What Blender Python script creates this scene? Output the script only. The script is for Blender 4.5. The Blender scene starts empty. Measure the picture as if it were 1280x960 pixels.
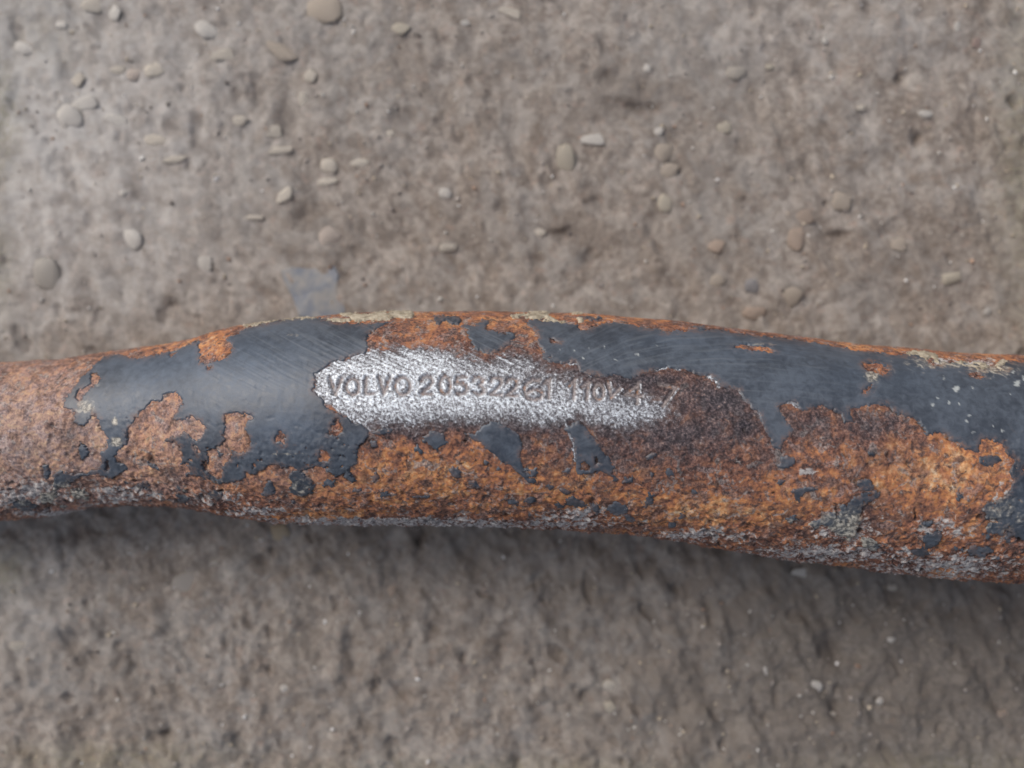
import bpy, math, random
import numpy as np
from mathutils import Vector

# ------------------------------------------------------------------ camera, sky, sun, exposure
S = bpy.context.scene
C = S.collection
MM = 0.001
FPX = 1280 * 35.0 / 36.0           # focal length in photo pixels
HC = 204.0                         # camera height above the concrete, mm
cam = bpy.data.cameras.new('camera')
cam.lens = 35.0
cam.sensor_width = 36.0
cam.clip_start = 0.005
cam.clip_end = 50.0
cam.dof.use_dof = True
cam.dof.focus_distance = 0.1655
cam.dof.aperture_fstop = 8.8
cam.dof.aperture_blades = 0
camo = bpy.data.objects.new('camera', cam)
C.objects.link(camo)
camo.location = (0, 0, HC * MM)
camo.rotation_euler = (0, 0, 0)
S.camera = camo

SUN_EL, SUN_AZ = 44.0, 140.0        # azimuth counted from +X towards +Y: upper left of the photograph
W = bpy.data.worlds.new('World')
S.world = W
W.use_nodes = True
wn = W.node_tree
bg = wn.nodes['Background']
sky = wn.nodes.new('ShaderNodeTexSky')
sky.sky_type = 'NISHITA'
sky.sun_disc = False
sky.sun_elevation = math.radians(SUN_EL)
sky.sun_rotation = math.radians(90 - SUN_AZ)
sky.air_density = 1.0
sky.dust_density = 5.0
sky.ozone_density = 0.6
hs = wn.nodes.new('ShaderNodeHueSaturation')      # overcast: the cloud layer takes most of the blue out
hs.inputs['Saturation'].default_value = 0.62
wn.links.new(sky.outputs[0], hs.inputs['Color'])
wn.links.new(hs.outputs[0], bg.inputs[0])
bg.inputs[1].default_value = 0.128
sun = bpy.data.lights.new('sun', 'SUN')
sun.energy = 1.0
sun.angle = math.radians(31)
sun.color = (1.0, 0.96, 0.91)
suno = bpy.data.objects.new('sun', sun)
C.objects.link(suno)
sd_ = Vector((math.cos(math.radians(SUN_EL)) * math.cos(math.radians(SUN_AZ)),
              math.cos(math.radians(SUN_EL)) * math.sin(math.radians(SUN_AZ)), math.sin(math.radians(SUN_EL))))
suno.rotation_euler = sd_.to_track_quat('Z', 'Y').to_euler()
suno.location = sd_ * 2
S.view_settings.view_transform = 'Standard'
S.view_settings.look = 'None'
S.view_settings.gamma = 1.0
S.view_settings.exposure = 0.16
S.render.engine = 'CYCLES'

# ------------------------------------------------------------------ numpy helpers
rng = np.random.default_rng(7)
random.seed(7)
_perm = np.concatenate([rng.permutation(256)] * 3).astype(np.int32)
_g = rng.normal(size=(256, 3)).astype(np.float32)
_g /= np.linalg.norm(_g, axis=1)[:, None]


def perlin(x, y, z):
    x = np.asarray(x, np.float32); y = np.asarray(y, np.float32); z = np.asarray(z, np.float32)
    xi = np.floor(x).astype(np.int32); yi = np.floor(y).astype(np.int32); zi = np.floor(z).astype(np.int32)
    fx = x - xi; fy = y - yi; fz = z - zi
    xi &= 255; yi &= 255; zi &= 255
    u = fx * fx * fx * (fx * (fx * 6 - 15) + 10)
    v = fy * fy * fy * (fy * (fy * 6 - 15) + 10)
    w = fz * fz * fz * (fz * (fz * 6 - 15) + 10)
    out = 0
    for a in (0, 1):
        pa = _perm[(xi + a) & 255]
        wa = u if a else 1 - u
        for b in (0, 1):
            pb = _perm[(pa + yi + b) & 255]
            wb = v if b else 1 - v
            for c in (0, 1):
                g = _g[_perm[(pb + zi + c) & 255]]
                wc = w if c else 1 - w
                out = out + wa * wb * wc * (g[..., 0] * (fx - a) + g[..., 1] * (fy - b) + g[..., 2] * (fz - c))
    return out * 1.5


def noise(P, lam, off=0.0):
    return perlin(P[0] / lam + off, P[1] / lam + off * 1.7, P[2] / lam + off * 0.6)


def fbm(P, lam, octaves=3, off=0.0, gain=0.5):
    s, a, t = 0, 1.0, 0
    for i in range(octaves):
        s = s + a * noise(P, lam / 2 ** i, off + 7.3 * i)
        t += a
        a *= gain
    return s / t


def sstep(a, b, x):
    t = np.clip((x - a) / (b - a), 0, 1)
    return t * t * (3 - 2 * t)


CLAMP = 14.0


def poly_sd(px, py, poly):
    """signed distance in photo pixels, positive inside, clamped"""
    poly = np.asarray(poly, np.float32)
    out = np.full(px.shape, -CLAMP, np.float32)
    lo = poly.min(0) - CLAMP; hi = poly.max(0) + CLAMP
    m = (px > lo[0]) & (px < hi[0]) & (py > lo[1]) & (py < hi[1])
    X = px[m]; Y = py[m]
    if X.size == 0:
        return out
    d2 = np.full(X.shape, 1e9, np.float32)
    ins = np.zeros(X.shape, bool)
    for i in range(len(poly)):
        ax, ay = poly[i]; bx, by = poly[(i + 1) % len(poly)]
        ex, ey = bx - ax, by - ay
        t = np.clip(((X - ax) * ex + (Y - ay) * ey) / (ex * ex + ey * ey + 1e-9), 0, 1)
        d2 = np.minimum(d2, (X - ax - t * ex) ** 2 + (Y - ay - t * ey) ** 2)
        if ay != by:
            c = ((ay > Y) != (by > Y)) & (X < ex * (Y - ay) / ey + ax)
            ins ^= c
    d = np.sqrt(d2)
    out[m] = np.clip(np.where(ins, d, -d), -CLAMP, CLAMP * 3)
    return out


def ell(cx, cy, rx, ry, rot=0, n=13, jag=0.27, seed=0):
    r = random.Random(seed + int(cx * 13 + cy * 7))
    if rx * ry < 60 and cy > 540:
        rx *= .85; ry *= .85; jag = .48
    c, s = math.cos(math.radians(rot)), math.sin(math.radians(rot))
    pts = []
    for i in range(n):
        a = 2 * math.pi * i / n
        k = 1 + r.uniform(-jag, jag)
        x, y = rx * k * math.cos(a), ry * k * math.sin(a)
        pts.append((cx + x * c - y * s, cy + x * s + y * c))
    return pts


def T(ox, oy, pts):
    return [(ox + x / 4.0, oy + y / 4.0) for x, y in pts]


def blobs(px, py, lst):
    o = np.zeros(px.shape, np.float32)
    for cx, cy, rx, ry, w in lst:
        o = np.maximum(o, w * np.exp(-(((px - cx) / rx) ** 2 + ((py - cy) / ry) ** 2)))
    return o


# ------------------------------------------------------------------ mesh helpers
def link(o, parent=None):
    C.objects.link(o)
    if parent is not None:
        o.parent = parent
    return o


def grid_mesh(name, V, F, attrs, mat, parent=None, normals=None):
    """V all vertices (N,3) mm, F faces (M,4); keeps the used vertices"""
    used, inv = np.unique(F.ravel(), return_inverse=True)
    me = bpy.data.meshes.new(name)
    nv, nf = len(used), len(F)
    me.vertices.add(nv)
    me.vertices.foreach_set('co', (V[used] * MM).astype(np.float32).ravel())
    me.loops.add(nf * 4)
    me.loops.foreach_set('vertex_index', inv.astype(np.int32).ravel())
    me.polygons.add(nf)
    me.polygons.foreach_set('loop_start', np.arange(0, nf * 4, 4, dtype=np.int32))
    me.polygons.foreach_set('use_smooth', np.ones(nf, bool))
    for an, col in attrs.items():
        a = me.attributes.new(an, 'FLOAT_COLOR', 'POINT')
        a.data.foreach_set('color', col[used].astype(np.float32).ravel())
    me.update(calc_edges=True)
    me.materials.append(mat)
    if normals is not None:
        me.normals_split_custom_set_from_vertices(normals[used].tolist())
    o = bpy.data.objects.new(name, me)
    return link(o, parent)


def grid_normals(V, nu, nv, wrap=False):
    G = V.reshape(nu, nv, 3)
    du = np.gradient(G, axis=0)
    if wrap:
        dv = (np.roll(G, -1, 1) - np.roll(G, 1, 1))
    else:
        dv = np.gradient(G, axis=1)
    n = np.cross(du, dv)
    n /= np.linalg.norm(n, axis=2)[..., None] + 1e-12
    return n.reshape(-1, 3)


def label_cells(mask):
    """connected components of a boolean grid (4-neighbours), by runs"""
    nu, nv = mask.shape
    parent = []

    def find(a):
        while parent[a] != a:
            parent[a] = parent[parent[a]]
            a = parent[a]
        return a
    lab = np.full(mask.shape, -1, np.int32)
    prev = []
    for i in range(nu):
        row = mask[i].astype(np.int8)
        d = np.diff(np.concatenate([[0], row, [0]]))
        st = np.nonzero(d == 1)[0]; en = np.nonzero(d == -1)[0]
        cur = []
        j = 0
        for s, e in zip(st, en):
            k = len(parent); parent.append(k)
            cur.append((s, e, k))
            lab[i, s:e] = k
        a = b = 0
        while a < len(prev) and b < len(cur):
            p, q = prev[a], cur[b]
            if p[0] < q[1] and q[0] < p[1]:
                ra, rb = find(p[2]), find(q[2])
                if ra != rb:
                    parent[max(ra, rb)] = min(ra, rb)
            if p[1] < q[1]:
                a += 1
            else:
                b += 1
        prev = cur
    root = np.array([find(k) for k in range(len(parent))], np.int32) if parent else np.zeros(0, np.int32)
    m = lab >= 0
    lab[m] = root[lab[m]]
    return lab


# ------------------------------------------------------------------ node helpers
class NT:
    def __init__(self, name):
        self.m = bpy.data.materials.new(name)
        self.m.use_nodes = True
        self.t = self.m.node_tree
        self.b = self.t.nodes['Principled BSDF']
        tc = self.t.nodes.new('ShaderNodeTexCoord')
        mp = self.t.nodes.new('ShaderNodeMapping')
        mp.inputs['Scale'].default_value = (1000, 1000, 1000)   # millimetres
        self.t.links.new(tc.outputs['Object'], mp.inputs['Vector'])
        self.co = mp.outputs[0]

    def put(self, sock, v):
        if isinstance(v, bpy.types.NodeSocket):
            self.t.links.new(v, sock)
        elif isinstance(v, (tuple, list)) and len(v) == 3 and sock.type == 'RGBA':
            sock.default_value = (*v, 1)
        else:
            sock.default_value = v

    def noise(self, scale, detail=4, rough=0.55, co=None, dist=0.0):
        n = self.t.nodes.new('ShaderNodeTexNoise')
        n.inputs['Scale'].default_value = scale
        n.inputs['Detail'].default_value = detail
        n.inputs['Roughness'].default_value = rough
        n.inputs['Distortion'].default_value = dist
        self.t.links.new(co or self.co, n.inputs['Vector'])
        return n.outputs['Fac']

    def voro(self, scale, feature='F1', out='Distance', rnd=1.0):
        n = self.t.nodes.new('ShaderNodeTexVoronoi')
        n.feature = feature
        n.inputs['Scale'].default_value = scale
        n.inputs['Randomness'].default_value = rnd
        self.t.links.new(self.co, n.inputs['Vector'])
        return n.outputs[out]

    def math(self, op, a, b=0.0, c=None, clamp=False):
        n = self.t.nodes.new('ShaderNodeMath')
        n.operation = op
        n.use_clamp = clamp
        self.put(n.inputs[0], a); self.put(n.inputs[1], b)
        if c is not None:
            self.put(n.inputs[2], c)
        return n.outputs[0]

    def mul(self, a, b): return self.math('MULTIPLY', a, b)
    def add(self, a, b): return self.math('ADD', a, b)
    def sub(self, a, b): return self.math('SUBTRACT', a, b)

    def rng(self, v, a, b, c=0.0, d=1.0, smooth=True):
        n = self.t.nodes.new('ShaderNodeMapRange')
        n.interpolation_type = 'SMOOTHSTEP' if smooth else 'LINEAR'
        self.put(n.inputs[0], v)
        for i, x in enumerate((a, b, c, d)):
            self.put(n.inputs[1 + i], x)
        return n.outputs[0]

    def ramp(self, v, stops):
        n = self.t.nodes.new('ShaderNodeValToRGB')
        e = n.color_ramp.elements
        while len(e) < len(stops):
            e.new(0.5)
        for x, (p, c) in zip(e, stops):
            x.position = p
            x.color = (*c, 1)
        self.put(n.inputs[0], v)
        return n.outputs[0]

    def mix(self, f, a, b, mode='MIX'):
        n = self.t.nodes.new('ShaderNodeMix')
        n.data_type = 'RGBA'
        n.blend_type = mode
        n.clamp_factor = True
        self.put(n.inputs[0], f); self.put(n.inputs[6], a); self.put(n.inputs[7], b)
        return n.outputs[2]

    def attr(self, name):
        n = self.t.nodes.new('ShaderNodeAttribute')
        n.attribute_name = name
        s = self.t.nodes.new('ShaderNodeSeparateColor')
        self.t.links.new(n.outputs['Color'], s.inputs[0])
        return s.outputs[0], s.outputs[1], s.outputs[2], n.outputs['Alpha']

    def bump(self, h, dist, strength=1.0):
        n = self.t.nodes.new('ShaderNodeBump')
        n.inputs['Distance'].default_value = dist * MM
        n.inputs['Strength'].default_value = strength
        self.put(n.inputs['Height'], h)
        self.t.links.new(n.outputs[0], self.b.inputs['Normal'])

    def out(self, **k):
        for a, v in k.items():
            self.put(self.b.inputs[a.replace('_', ' ')], v)
        return self.m


# ------------------------------------------------------------------ materials
def mat_concrete():
    n = NT('concrete')
    dirt_shade, pale, moss, lowl = n.attr('zone')
    big = n.noise(0.045, 3, 0.5)
    mid = n.noise(0.28, 6, 0.6)
    fine = n.noise(1.1, 5, 0.7)
    grain = n.noise(2.6, 3, 0.7)
    col = n.mix(n.rng(mid, .35, .65), (0.208, 0.180, 0.158), (0.310, 0.276, 0.247))
    col = n.mix(n.mul(n.rng(big, .4, .62), .5), col, (0.275, 0.262, 0.25))
    col = n.mix(n.mul(n.rng(fine, .52, .72), .55), col, (0.44, 0.40, 0.36))
    col = n.mix(n.mul(n.rng(fine, .48, .30), .6), col, (0.12, 0.10, 0.085))
    col = n.mix(n.mul(n.rng(grain, .60, .74), .45), col, (0.52, 0.48, 0.44))
    col = n.mix(n.mul(n.rng(grain, .40, .27), .5), col, (0.07, 0.06, 0.055))
    mot = n.noise(0.30, 6, .62, dist=.7)
    col = n.mix(n.mul(n.rng(mot, .50, .40), .55), col, (0.145, 0.118, 0.098))
    col = n.mix(n.mul(n.rng(mot, .56, .68), .5), col, (0.42, 0.385, 0.345))
    brn = n.rng(n.noise(0.10, 5, .6, dist=1.2), .47, .60)
    col = n.mix(n.mul(brn, .60), col, n.mix(n.rng(fine, .35, .65), (0.125, 0.098, 0.078), (0.265, 0.222, 0.188)))
    pink = n.rng(n.noise(0.55, 3, .5, dist=1.0), .58, .70)
    col = n.mix(n.mul(pink, .35), col, (0.33, 0.235, 0.19))
    col = n.mix(n.mul(pale, n.rng(mid, .3, .7, .35, .85)), col, (0.47, 0.46, 0.45))
    col = n.mix(n.mul(dirt_shade, n.rng(fine, .35, .65, .55, 1.0)), col, (0.115, 0.100, 0.088))  # dirt patches plus shade painted into the concrete colour
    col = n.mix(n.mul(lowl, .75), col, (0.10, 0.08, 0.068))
    col = n.mix(n.mul(moss, n.rng(fine, .4, .6, .2, 1.0)), col, (0.17, 0.165, 0.085))
    n.bump(n.add(n.mul(fine, .6), n.mul(grain, .4)), 0.2, 0.5)
    return n.out(Base_Color=col, Roughness=n.rng(grain, .3, .7, .7, .95), Specular_IOR_Level=0.35)


def mat_pebble():
    n = NT('pebble_stone')
    oi = n.t.nodes.new('ShaderNodeObjectInfo')
    a = n.noise(0.6, 5, .6)
    b = n.noise(2.2, 4, .6)
    col = n.mix(n.mul(n.rng(a, .36, .58), .85), oi.outputs['Color'], (0.29, 0.262, 0.237))
    col = n.mix(n.mul(n.rng(b, .55, .75), .4), col, (0.55, 0.50, 0.44))
    col = n.mix(n.mul(n.rng(b, .40, .28), .35), col, (0.16, 0.13, 0.105))
    n.bump(b, 0.2, .6)
    return n.out(Base_Color=col, Roughness=0.62)


def mat_grit():
    n = NT('grit_grains')
    r, g, b, a = n.attr('tone')
    c = n.t.nodes.new('ShaderNodeCombineColor')
    n.put(c.inputs[0], r); n.put(c.inputs[1], g); n.put(c.inputs[2], b)
    return n.out(Base_Color=c.outputs[0], Roughness=0.6)


def mat_chip():
    n = NT('blue_grey_chip')
    a = n.noise(0.35, 5, .6)
    col = n.mix(n.rng(a, .35, .65), (0.145, 0.162, 0.195), (0.245, 0.238, 0.23))
    n.bump(n.noise(1.5, 4), .15, .5)
    return n.out(Base_Color=col, Roughness=n.rng(a, .3, .7, .35, .6))


def mat_metal():
    n = NT('rusted_steel')
    bare, dark, pale, orange = n.attr('zone_a')
    groove, salmon, crev, grain_a = n.attr('zone_b')
    big = n.noise(0.26, 5, .6, dist=.9)
    mid = n.noise(0.9, 6, .65, dist=.4)
    fine = n.noise(2.6, 5, .7)
    grit = n.noise(4.6, 3, .65)
    v = n.add(n.add(n.mul(mid, .50), n.mul(fine, .27)), n.mul(big, .51))      # mean .64
    v = n.add(v, n.mul(n.sub(orange, .42), .14))
    rust = n.ramp(n.rng(v, .46, .84, smooth=False), [
        (0.0, (0.022, 0.014, 0.014)), (0.16, (0.115, 0.050, 0.036)), (0.34, (0.275, 0.118, 0.068)),
        (0.54, (0.45, 0.185, 0.072)), (0.78, (0.56, 0.305, 0.145)), (1.0, (0.66, 0.48, 0.31))])
    red = n.rng(n.noise(0.36, 6, .62, dist=.6), .51, .60)
    rust = n.mix(n.mul(red, .55), rust, n.mix(n.rng(fine, .38, .62), (0.12, 0.055, 0.044), (0.38, 0.17, 0.11)))
    lil = n.rng(n.noise(0.33, 6, .62, dist=1.0), .54, .62)
    rust = n.mix(n.mul(lil, n.math('MULTIPLY_ADD', orange, -.5, .75)), rust, n.mix(n.rng(fine, .38, .62), (0.085, 0.066, 0.068), (0.33, 0.25, 0.235)))
    salm = n.ramp(n.rng(n.add(n.add(n.mul(mid, .62), n.mul(fine, .46)), n.mul(big, .2)), .47, .83, smooth=False), [
        (0.0, (0.07, 0.052, 0.055)), (0.2, (0.23, 0.155, 0.135)), (0.45, (0.37, 0.25, 0.205)), (0.75, (0.50, 0.35, 0.24)), (1.0, (0.70, 0.58, 0.43))])
    lil2 = n.rng(n.noise(0.42, 6, .6, dist=1), .49, .57)
    salm = n.mix(n.mul(lil2, .7), salm, n.mix(n.rng(fine, .36, .62), (0.19, 0.155, 0.165), (0.42, 0.34, 0.335)))
    rust = n.mix(n.mul(salmon, .95), rust, salm)
    blk = n.rng(n.noise(0.62, 6, .66, dist=.8), .545, .605)
    rust = n.mix(n.mul(blk, n.math('MULTIPLY_ADD', salmon, -.45, .78)), rust, n.mix(n.rng(fine, .40, .66), (0.030, 0.024, 0.025), (0.15, 0.105, 0.092)))
    blot = n.rng(n.noise(0.24, 6, .64, dist=1.4), .505, .575)
    rust = n.mix(n.mul(blot, n.math('MULTIPLY_ADD', n.add(salmon, orange), -.30, .78)), rust, n.mix(n.rng(n.add(n.mul(fine, .6), n.mul(mid, .4)), .38, .66), (0.045, 0.030, 0.032), (0.24, 0.125, 0.088)))
    gry = n.rng(n.noise(0.5, 6, .64, dist=1.0), .565, .62)
    rust = n.mix(n.mul(gry, .7), rust, n.mix(n.rng(fine, .36, .62), (0.12, 0.105, 0.105), (0.36, 0.32, 0.30)))
    dk = n.ramp(n.rng(n.add(n.mul(fine, .6), n.mul(mid, .4)), .36, .66), [
        (0.0, (0.014, 0.012, 0.016)), (0.40, (0.036, 0.031, 0.038)), (0.72, (0.088, 0.074, 0.084)), (0.90, (0.17, 0.128, 0.13)), (0.97, (0.28, 0.18, 0.14)), (1.0, (0.45, 0.36, 0.31))])
    rust = n.mix(n.mul(dark, n.rng(n.add(mid, n.mul(dark, .40)), .36, .56)), rust, dk)
    pl = n.ramp(n.rng(n.add(n.mul(fine, .5), n.mul(mid, .5)), .34, .66), [
        (0.0, (0.04, 0.036, 0.04)), (0.25, (0.19, 0.17, 0.17)), (0.55, (0.34, 0.31, 0.305)), (1.0, (0.56, 0.54, 0.51))])
    rust = n.mix(n.rng(n.add(pale, n.add(n.mul(n.sub(mid, .5), 1.8), n.mul(n.sub(big, .5), 1.0))), .36, .60), rust, pl)
    rust = n.mix(n.mul(crev, .8), rust, (0.018, 0.014, 0.013))  # shade of crevices, slits and pits put into the colour as near-black
    # scraped bright steel: polished peaks over dull grey pits
    sp = n.add(n.add(n.mul(grit, .50), n.mul(fine, .22)), n.mul(grain_a, .28))
    sp = n.math('MULTIPLY_ADD', bare, .21, n.sub(sp, .185))
    steel = n.ramp(n.rng(sp, .30, .68, smooth=False), [
        (0.0, (0.045, 0.043, 0.048)), (0.28, (0.125, 0.122, 0.136)), (0.50, (0.33, 0.345, 0.375)), (0.76, (0.66, 0.71, 0.77)), (1.0, (0.85, 0.90, 0.95))])
    spot = n.rng(sp, .42, .60)
    bf = n.rng(n.add(bare, n.add(n.mul(n.sub(fine, .5), .7), n.mul(n.sub(mid, .5), .9))), .06, .60)
    col = n.mix(bf, rust, steel)
    gcol = n.mix(n.rng(fine, .38, .66), (0.125, 0.105, 0.105), (0.33, 0.28, 0.27))
    gcol = n.mix(n.mul(n.rng(n.noise(1.1, 3), .57, .67), .7), gcol, (0.30, 0.14, 0.06))
    col = n.mix(n.mul(groove, .88), col, gcol)
    met = n.mul(n.mul(bf, spot), n.math('MULTIPLY_ADD', groove, -.25, .25))
    rough = n.rng(bf, 0, 1, .85, .45)
    n.bump(n.add(n.add(n.mul(fine, .6), n.mul(grit, .4)), n.mul(n.mul(spot, bf), .12)), 0.16, .65)
    return n.out(Base_Color=col, Metallic=met, Roughness=rough, Specular_IOR_Level=0.4)


def mat_paint():
    n = NT('slate_paint')
    streak, dust, speck, lump = n.attr('zone_p')
    sheen_tint, q1, q2, q3 = n.attr('zone_q')
    big = n.noise(0.12, 4, .55)
    mid = n.noise(0.8, 6, .6, dist=.5)
    fine = n.noise(4.0, 4, .65)
    col = n.mix(n.rng(n.add(n.mul(mid, .5), n.mul(big, .5)), .36, .64), (0.034, 0.042, 0.057), (0.080, 0.097, 0.124))
    col = n.mix(n.mul(sheen_tint, n.rng(mid, .25, .75, .55, 1.0)), col, (0.088, 0.120, 0.170))  # bluish sky sheen painted into the coating colour
    col = n.mix(n.mul(n.rng(streak, .45, .9), .25), col, (0.16, 0.18, 0.205))
    col = n.mix(n.mul(n.rng(fine, .62, .75), .25), col, (0.17, 0.17, 0.17))
    col = n.mix(n.mul(n.rng(fine, .42, .28), n.math('MULTIPLY_ADD', lump, .5, .3)), col, (0.022, 0.023, 0.026))
    dcol = n.mix(n.rng(n.noise(1.6, 4, .6), .4, .62), (0.12, 0.115, 0.105), (0.46, 0.43, 0.37))
    col = n.mix(n.rng(n.add(dust, n.mul(n.sub(mid, .5), 1.2)), .32, .75), col, dcol)
    wear = n.rng(n.noise(0.55, 5, .65, dist=1.2), .60, .70)
    col = n.mix(n.mul(n.mul(wear, lump), .55), col, (0.20, 0.13, 0.10))
    col = n.mix(speck, col, (0.36, 0.385, 0.39))
    stain = n.mul(q1, n.rng(n.add(mid, n.mul(fine, .5)), .66, .90))
    col = n.mix(n.mul(stain, .8), col, (0.17, 0.085, 0.052))
    col = n.mix(n.mul(n.mul(q2, n.rng(fine, .5, .66)), .55), col, (0.26, 0.265, 0.275))
    n.bump(n.add(n.add(n.mul(streak, .42), n.mul(fine, n.math('MULTIPLY_ADD', lump, .9, .25))), n.mul(mid, n.math('MULTIPLY_ADD', lump, .9, .25))), 0.09, .7)
    return n.out(Base_Color=col, Roughness=n.rng(n.add(mid, n.mul(streak, .3)), .3, .8, .30, .48), Specular_IOR_Level=0.42)


def mat_primer():
    n = NT('cream_primer')
    mid = n.noise(0.8, 5, .6)
    fine = n.noise(3.5, 4, .65)
    col = n.mix(n.rng(mid, .36, .64), (0.24, 0.205, 0.15), (0.46, 0.41, 0.32))
    col = n.mix(n.mul(n.rng(fine, .58, .70), .6), col, (0.36, 0.17, 0.07))
    col = n.mix(n.mul(n.rng(fine, .44, .30), .7), col, (0.07, 0.06, 0.055))
    n.bump(fine, 0.12, .7)
    return n.out(Base_Color=col, Roughness=0.75)


M = dict(concrete=mat_concrete(), pebble=mat_pebble(), grit=mat_grit(), chip=mat_chip(),
         metal=mat_metal(), paint=mat_paint(), primer=mat_primer())


def gpt(px, py):
    return (px - 640) * HC / FPX, (480 - py) * HC / FPX


# ------------------------------------------------------------------ concrete ground
def axis(half, step, far):
    a = list(np.arange(-half, half + 1e-6, step))
    s, x = step, half
    out = []
    while x < far:
        s = min(s * 1.12, 25)
        x += s
        out.append(x)
    return np.array([-v for v in reversed(out)] + a + out, np.float32)


GX, GY = axis(116, 0.36, 900), axis(90, 0.36, 900)
ng, mg = len(GX), len(GY)
gx, gy = np.meshgrid(GX, GY, indexing='ij')
P = (gx, gy, np.zeros_like(gx))
gpx, gpy = 640 + gx * FPX / HC, 480 - gy * FPX / HC
# drag direction: a slight grain running from upper left to lower right
ca, sa = math.cos(math.radians(-55)), math.sin(math.radians(-55))
PA = ((gx * ca + gy * sa) * 0.55, -gx * sa + gy * ca, np.zeros_like(gx))
gh = 0.9 * fbm(P, 38, 2, 3.1) + 1.5 * fbm(PA, 8.5, 3, 9.2) + (.85 + 1.0 * sstep(420, 640, gpy)) * fbm(PA, 5.2, 3, 1.7) + (0.24 + .30 * sstep(420, 640, gpy)) * fbm(P, 2.0, 3, 5.5)
pn = fbm(PA, 4.2, 3, 21.0)
gpit = sstep(0.22, 0.42, pn)
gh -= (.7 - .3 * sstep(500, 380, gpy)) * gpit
pits = [(205, 920, 7, 8, 2.6), (1034, 255, 5, 5, 1.6), (1048, 293, 16, 6, 1.3), (1148, 172, 8, 8, 1.8), (1127, 97, 7, 8, 1.6), (1266, 130, 7, 9, 1.6), (760, 100, 18, 12, 1.3),
        (800, 135, 22, 10, 1.5), (700, 293, 22, 8, 1.3), (735, 322, 10, 8, 1.3), (322, 118, 10, 22, 1.2), (357, 150, 14, 24, 1.5), (247, 165, 8, 22, 1.0), (92, 805, 8, 16, 1.3),
        (165, 815, 14, 20, 1.0), (524, 670, 7, 22, 2.4), (95, 665, 12, 16, 1.5), (436, 820, 12, 30, 1.1), (1265, 770, 12, 22, 1.0), (970, 870, 6, 16, 1.2), (1036, 815, 16, 18, 1.5),
        (1125, 335, 16, 14, 1.0), (627, 258, 8, 12, 1.2), (500, 150, 16, 22, 1.0), (285, 800, 8, 14, 1.0), (380, 270, 14, 10, 1.1), (215, 380, 14, 8, 1.0), (72, 388, 7, 6, 1.0),
        (216, 384, 6, 6, 1.0), (630, 800, 10, 24, 0.9), (1060, 770, 10, 30, 0.8), (1045, 690, 14, 22, 0.8), (540, 790, 8, 26, 0.8)]
glow = np.zeros_like(gx)
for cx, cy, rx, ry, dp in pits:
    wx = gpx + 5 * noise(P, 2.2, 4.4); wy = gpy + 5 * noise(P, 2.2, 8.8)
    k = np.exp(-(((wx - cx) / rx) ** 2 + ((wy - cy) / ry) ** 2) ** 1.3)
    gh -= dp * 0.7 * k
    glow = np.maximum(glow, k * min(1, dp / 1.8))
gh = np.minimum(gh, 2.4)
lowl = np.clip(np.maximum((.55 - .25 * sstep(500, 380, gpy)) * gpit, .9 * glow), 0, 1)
wob = 0.25 * fbm(P, 30, 3, 14.0)
paleg = np.clip(blobs(gpx, gpy, [(60, 150, 230, 260, .95), (150, 330, 170, 110, .6), (240, 60, 160, 80, .45), (30, 760, 90, 120, .45), (1000, 40, 240, 60, .35), (420, 640, 60, 20, .2)]) + wob * 1.3 - .05, 0, 1)
dirt_shade_g = np.clip(blobs(gpx, gpy, [(1120, 840, 360, 190, 1.25), (900, 760, 330, 110, .62), (560, 790, 380, 190, .36), (520, 700, 260, 60, .45), (150, 850, 200, 120, .30), (700, 300, 230, 60, .30), (800, 110, 90, 50, .35), (420, 290, 60, 60, .3), (1120, 340, 90, 60, .35)]) + wob * 1.2 - .02, 0, 1)  # lower half and lower right: shade painted as darker concrete; the rest is dirt
moss = .5 * np.clip(blobs(gpx, gpy, [(-2, 150, 22, 70, 1), (8, 712, 26, 30, .9), (1286, 200, 40, 190, .9), (130, 950, 150, 22, .8), (640, 965, 300, 16, .7), (1200, 965, 200, 22, .6), (-2, 330, 16, 60, .7), (60, 40, 60, 60, .25)]) + wob * .4, 0, 1)
gi, gj = np.meshgrid(np.arange(ng - 1), np.arange(mg - 1), indexing='ij')
base = (gi * mg + gj).ravel()
GF = np.stack([base, base + mg, base + mg + 1, base + 1], 1)
GV = np.stack([gx, gy, gh], -1).reshape(-1, 3)
gat = np.stack([dirt_shade_g, paleg, moss, lowl], -1).reshape(-1, 4)
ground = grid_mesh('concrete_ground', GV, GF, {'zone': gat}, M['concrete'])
ground['kind'] = 'structure'


def gheight(x, y):
    i = int(np.clip(np.searchsorted(GX, x), 0, ng - 1)); j = int(np.clip(np.searchsorted(GY, y), 0, mg - 1))
    return float(gh[i, j])


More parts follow.
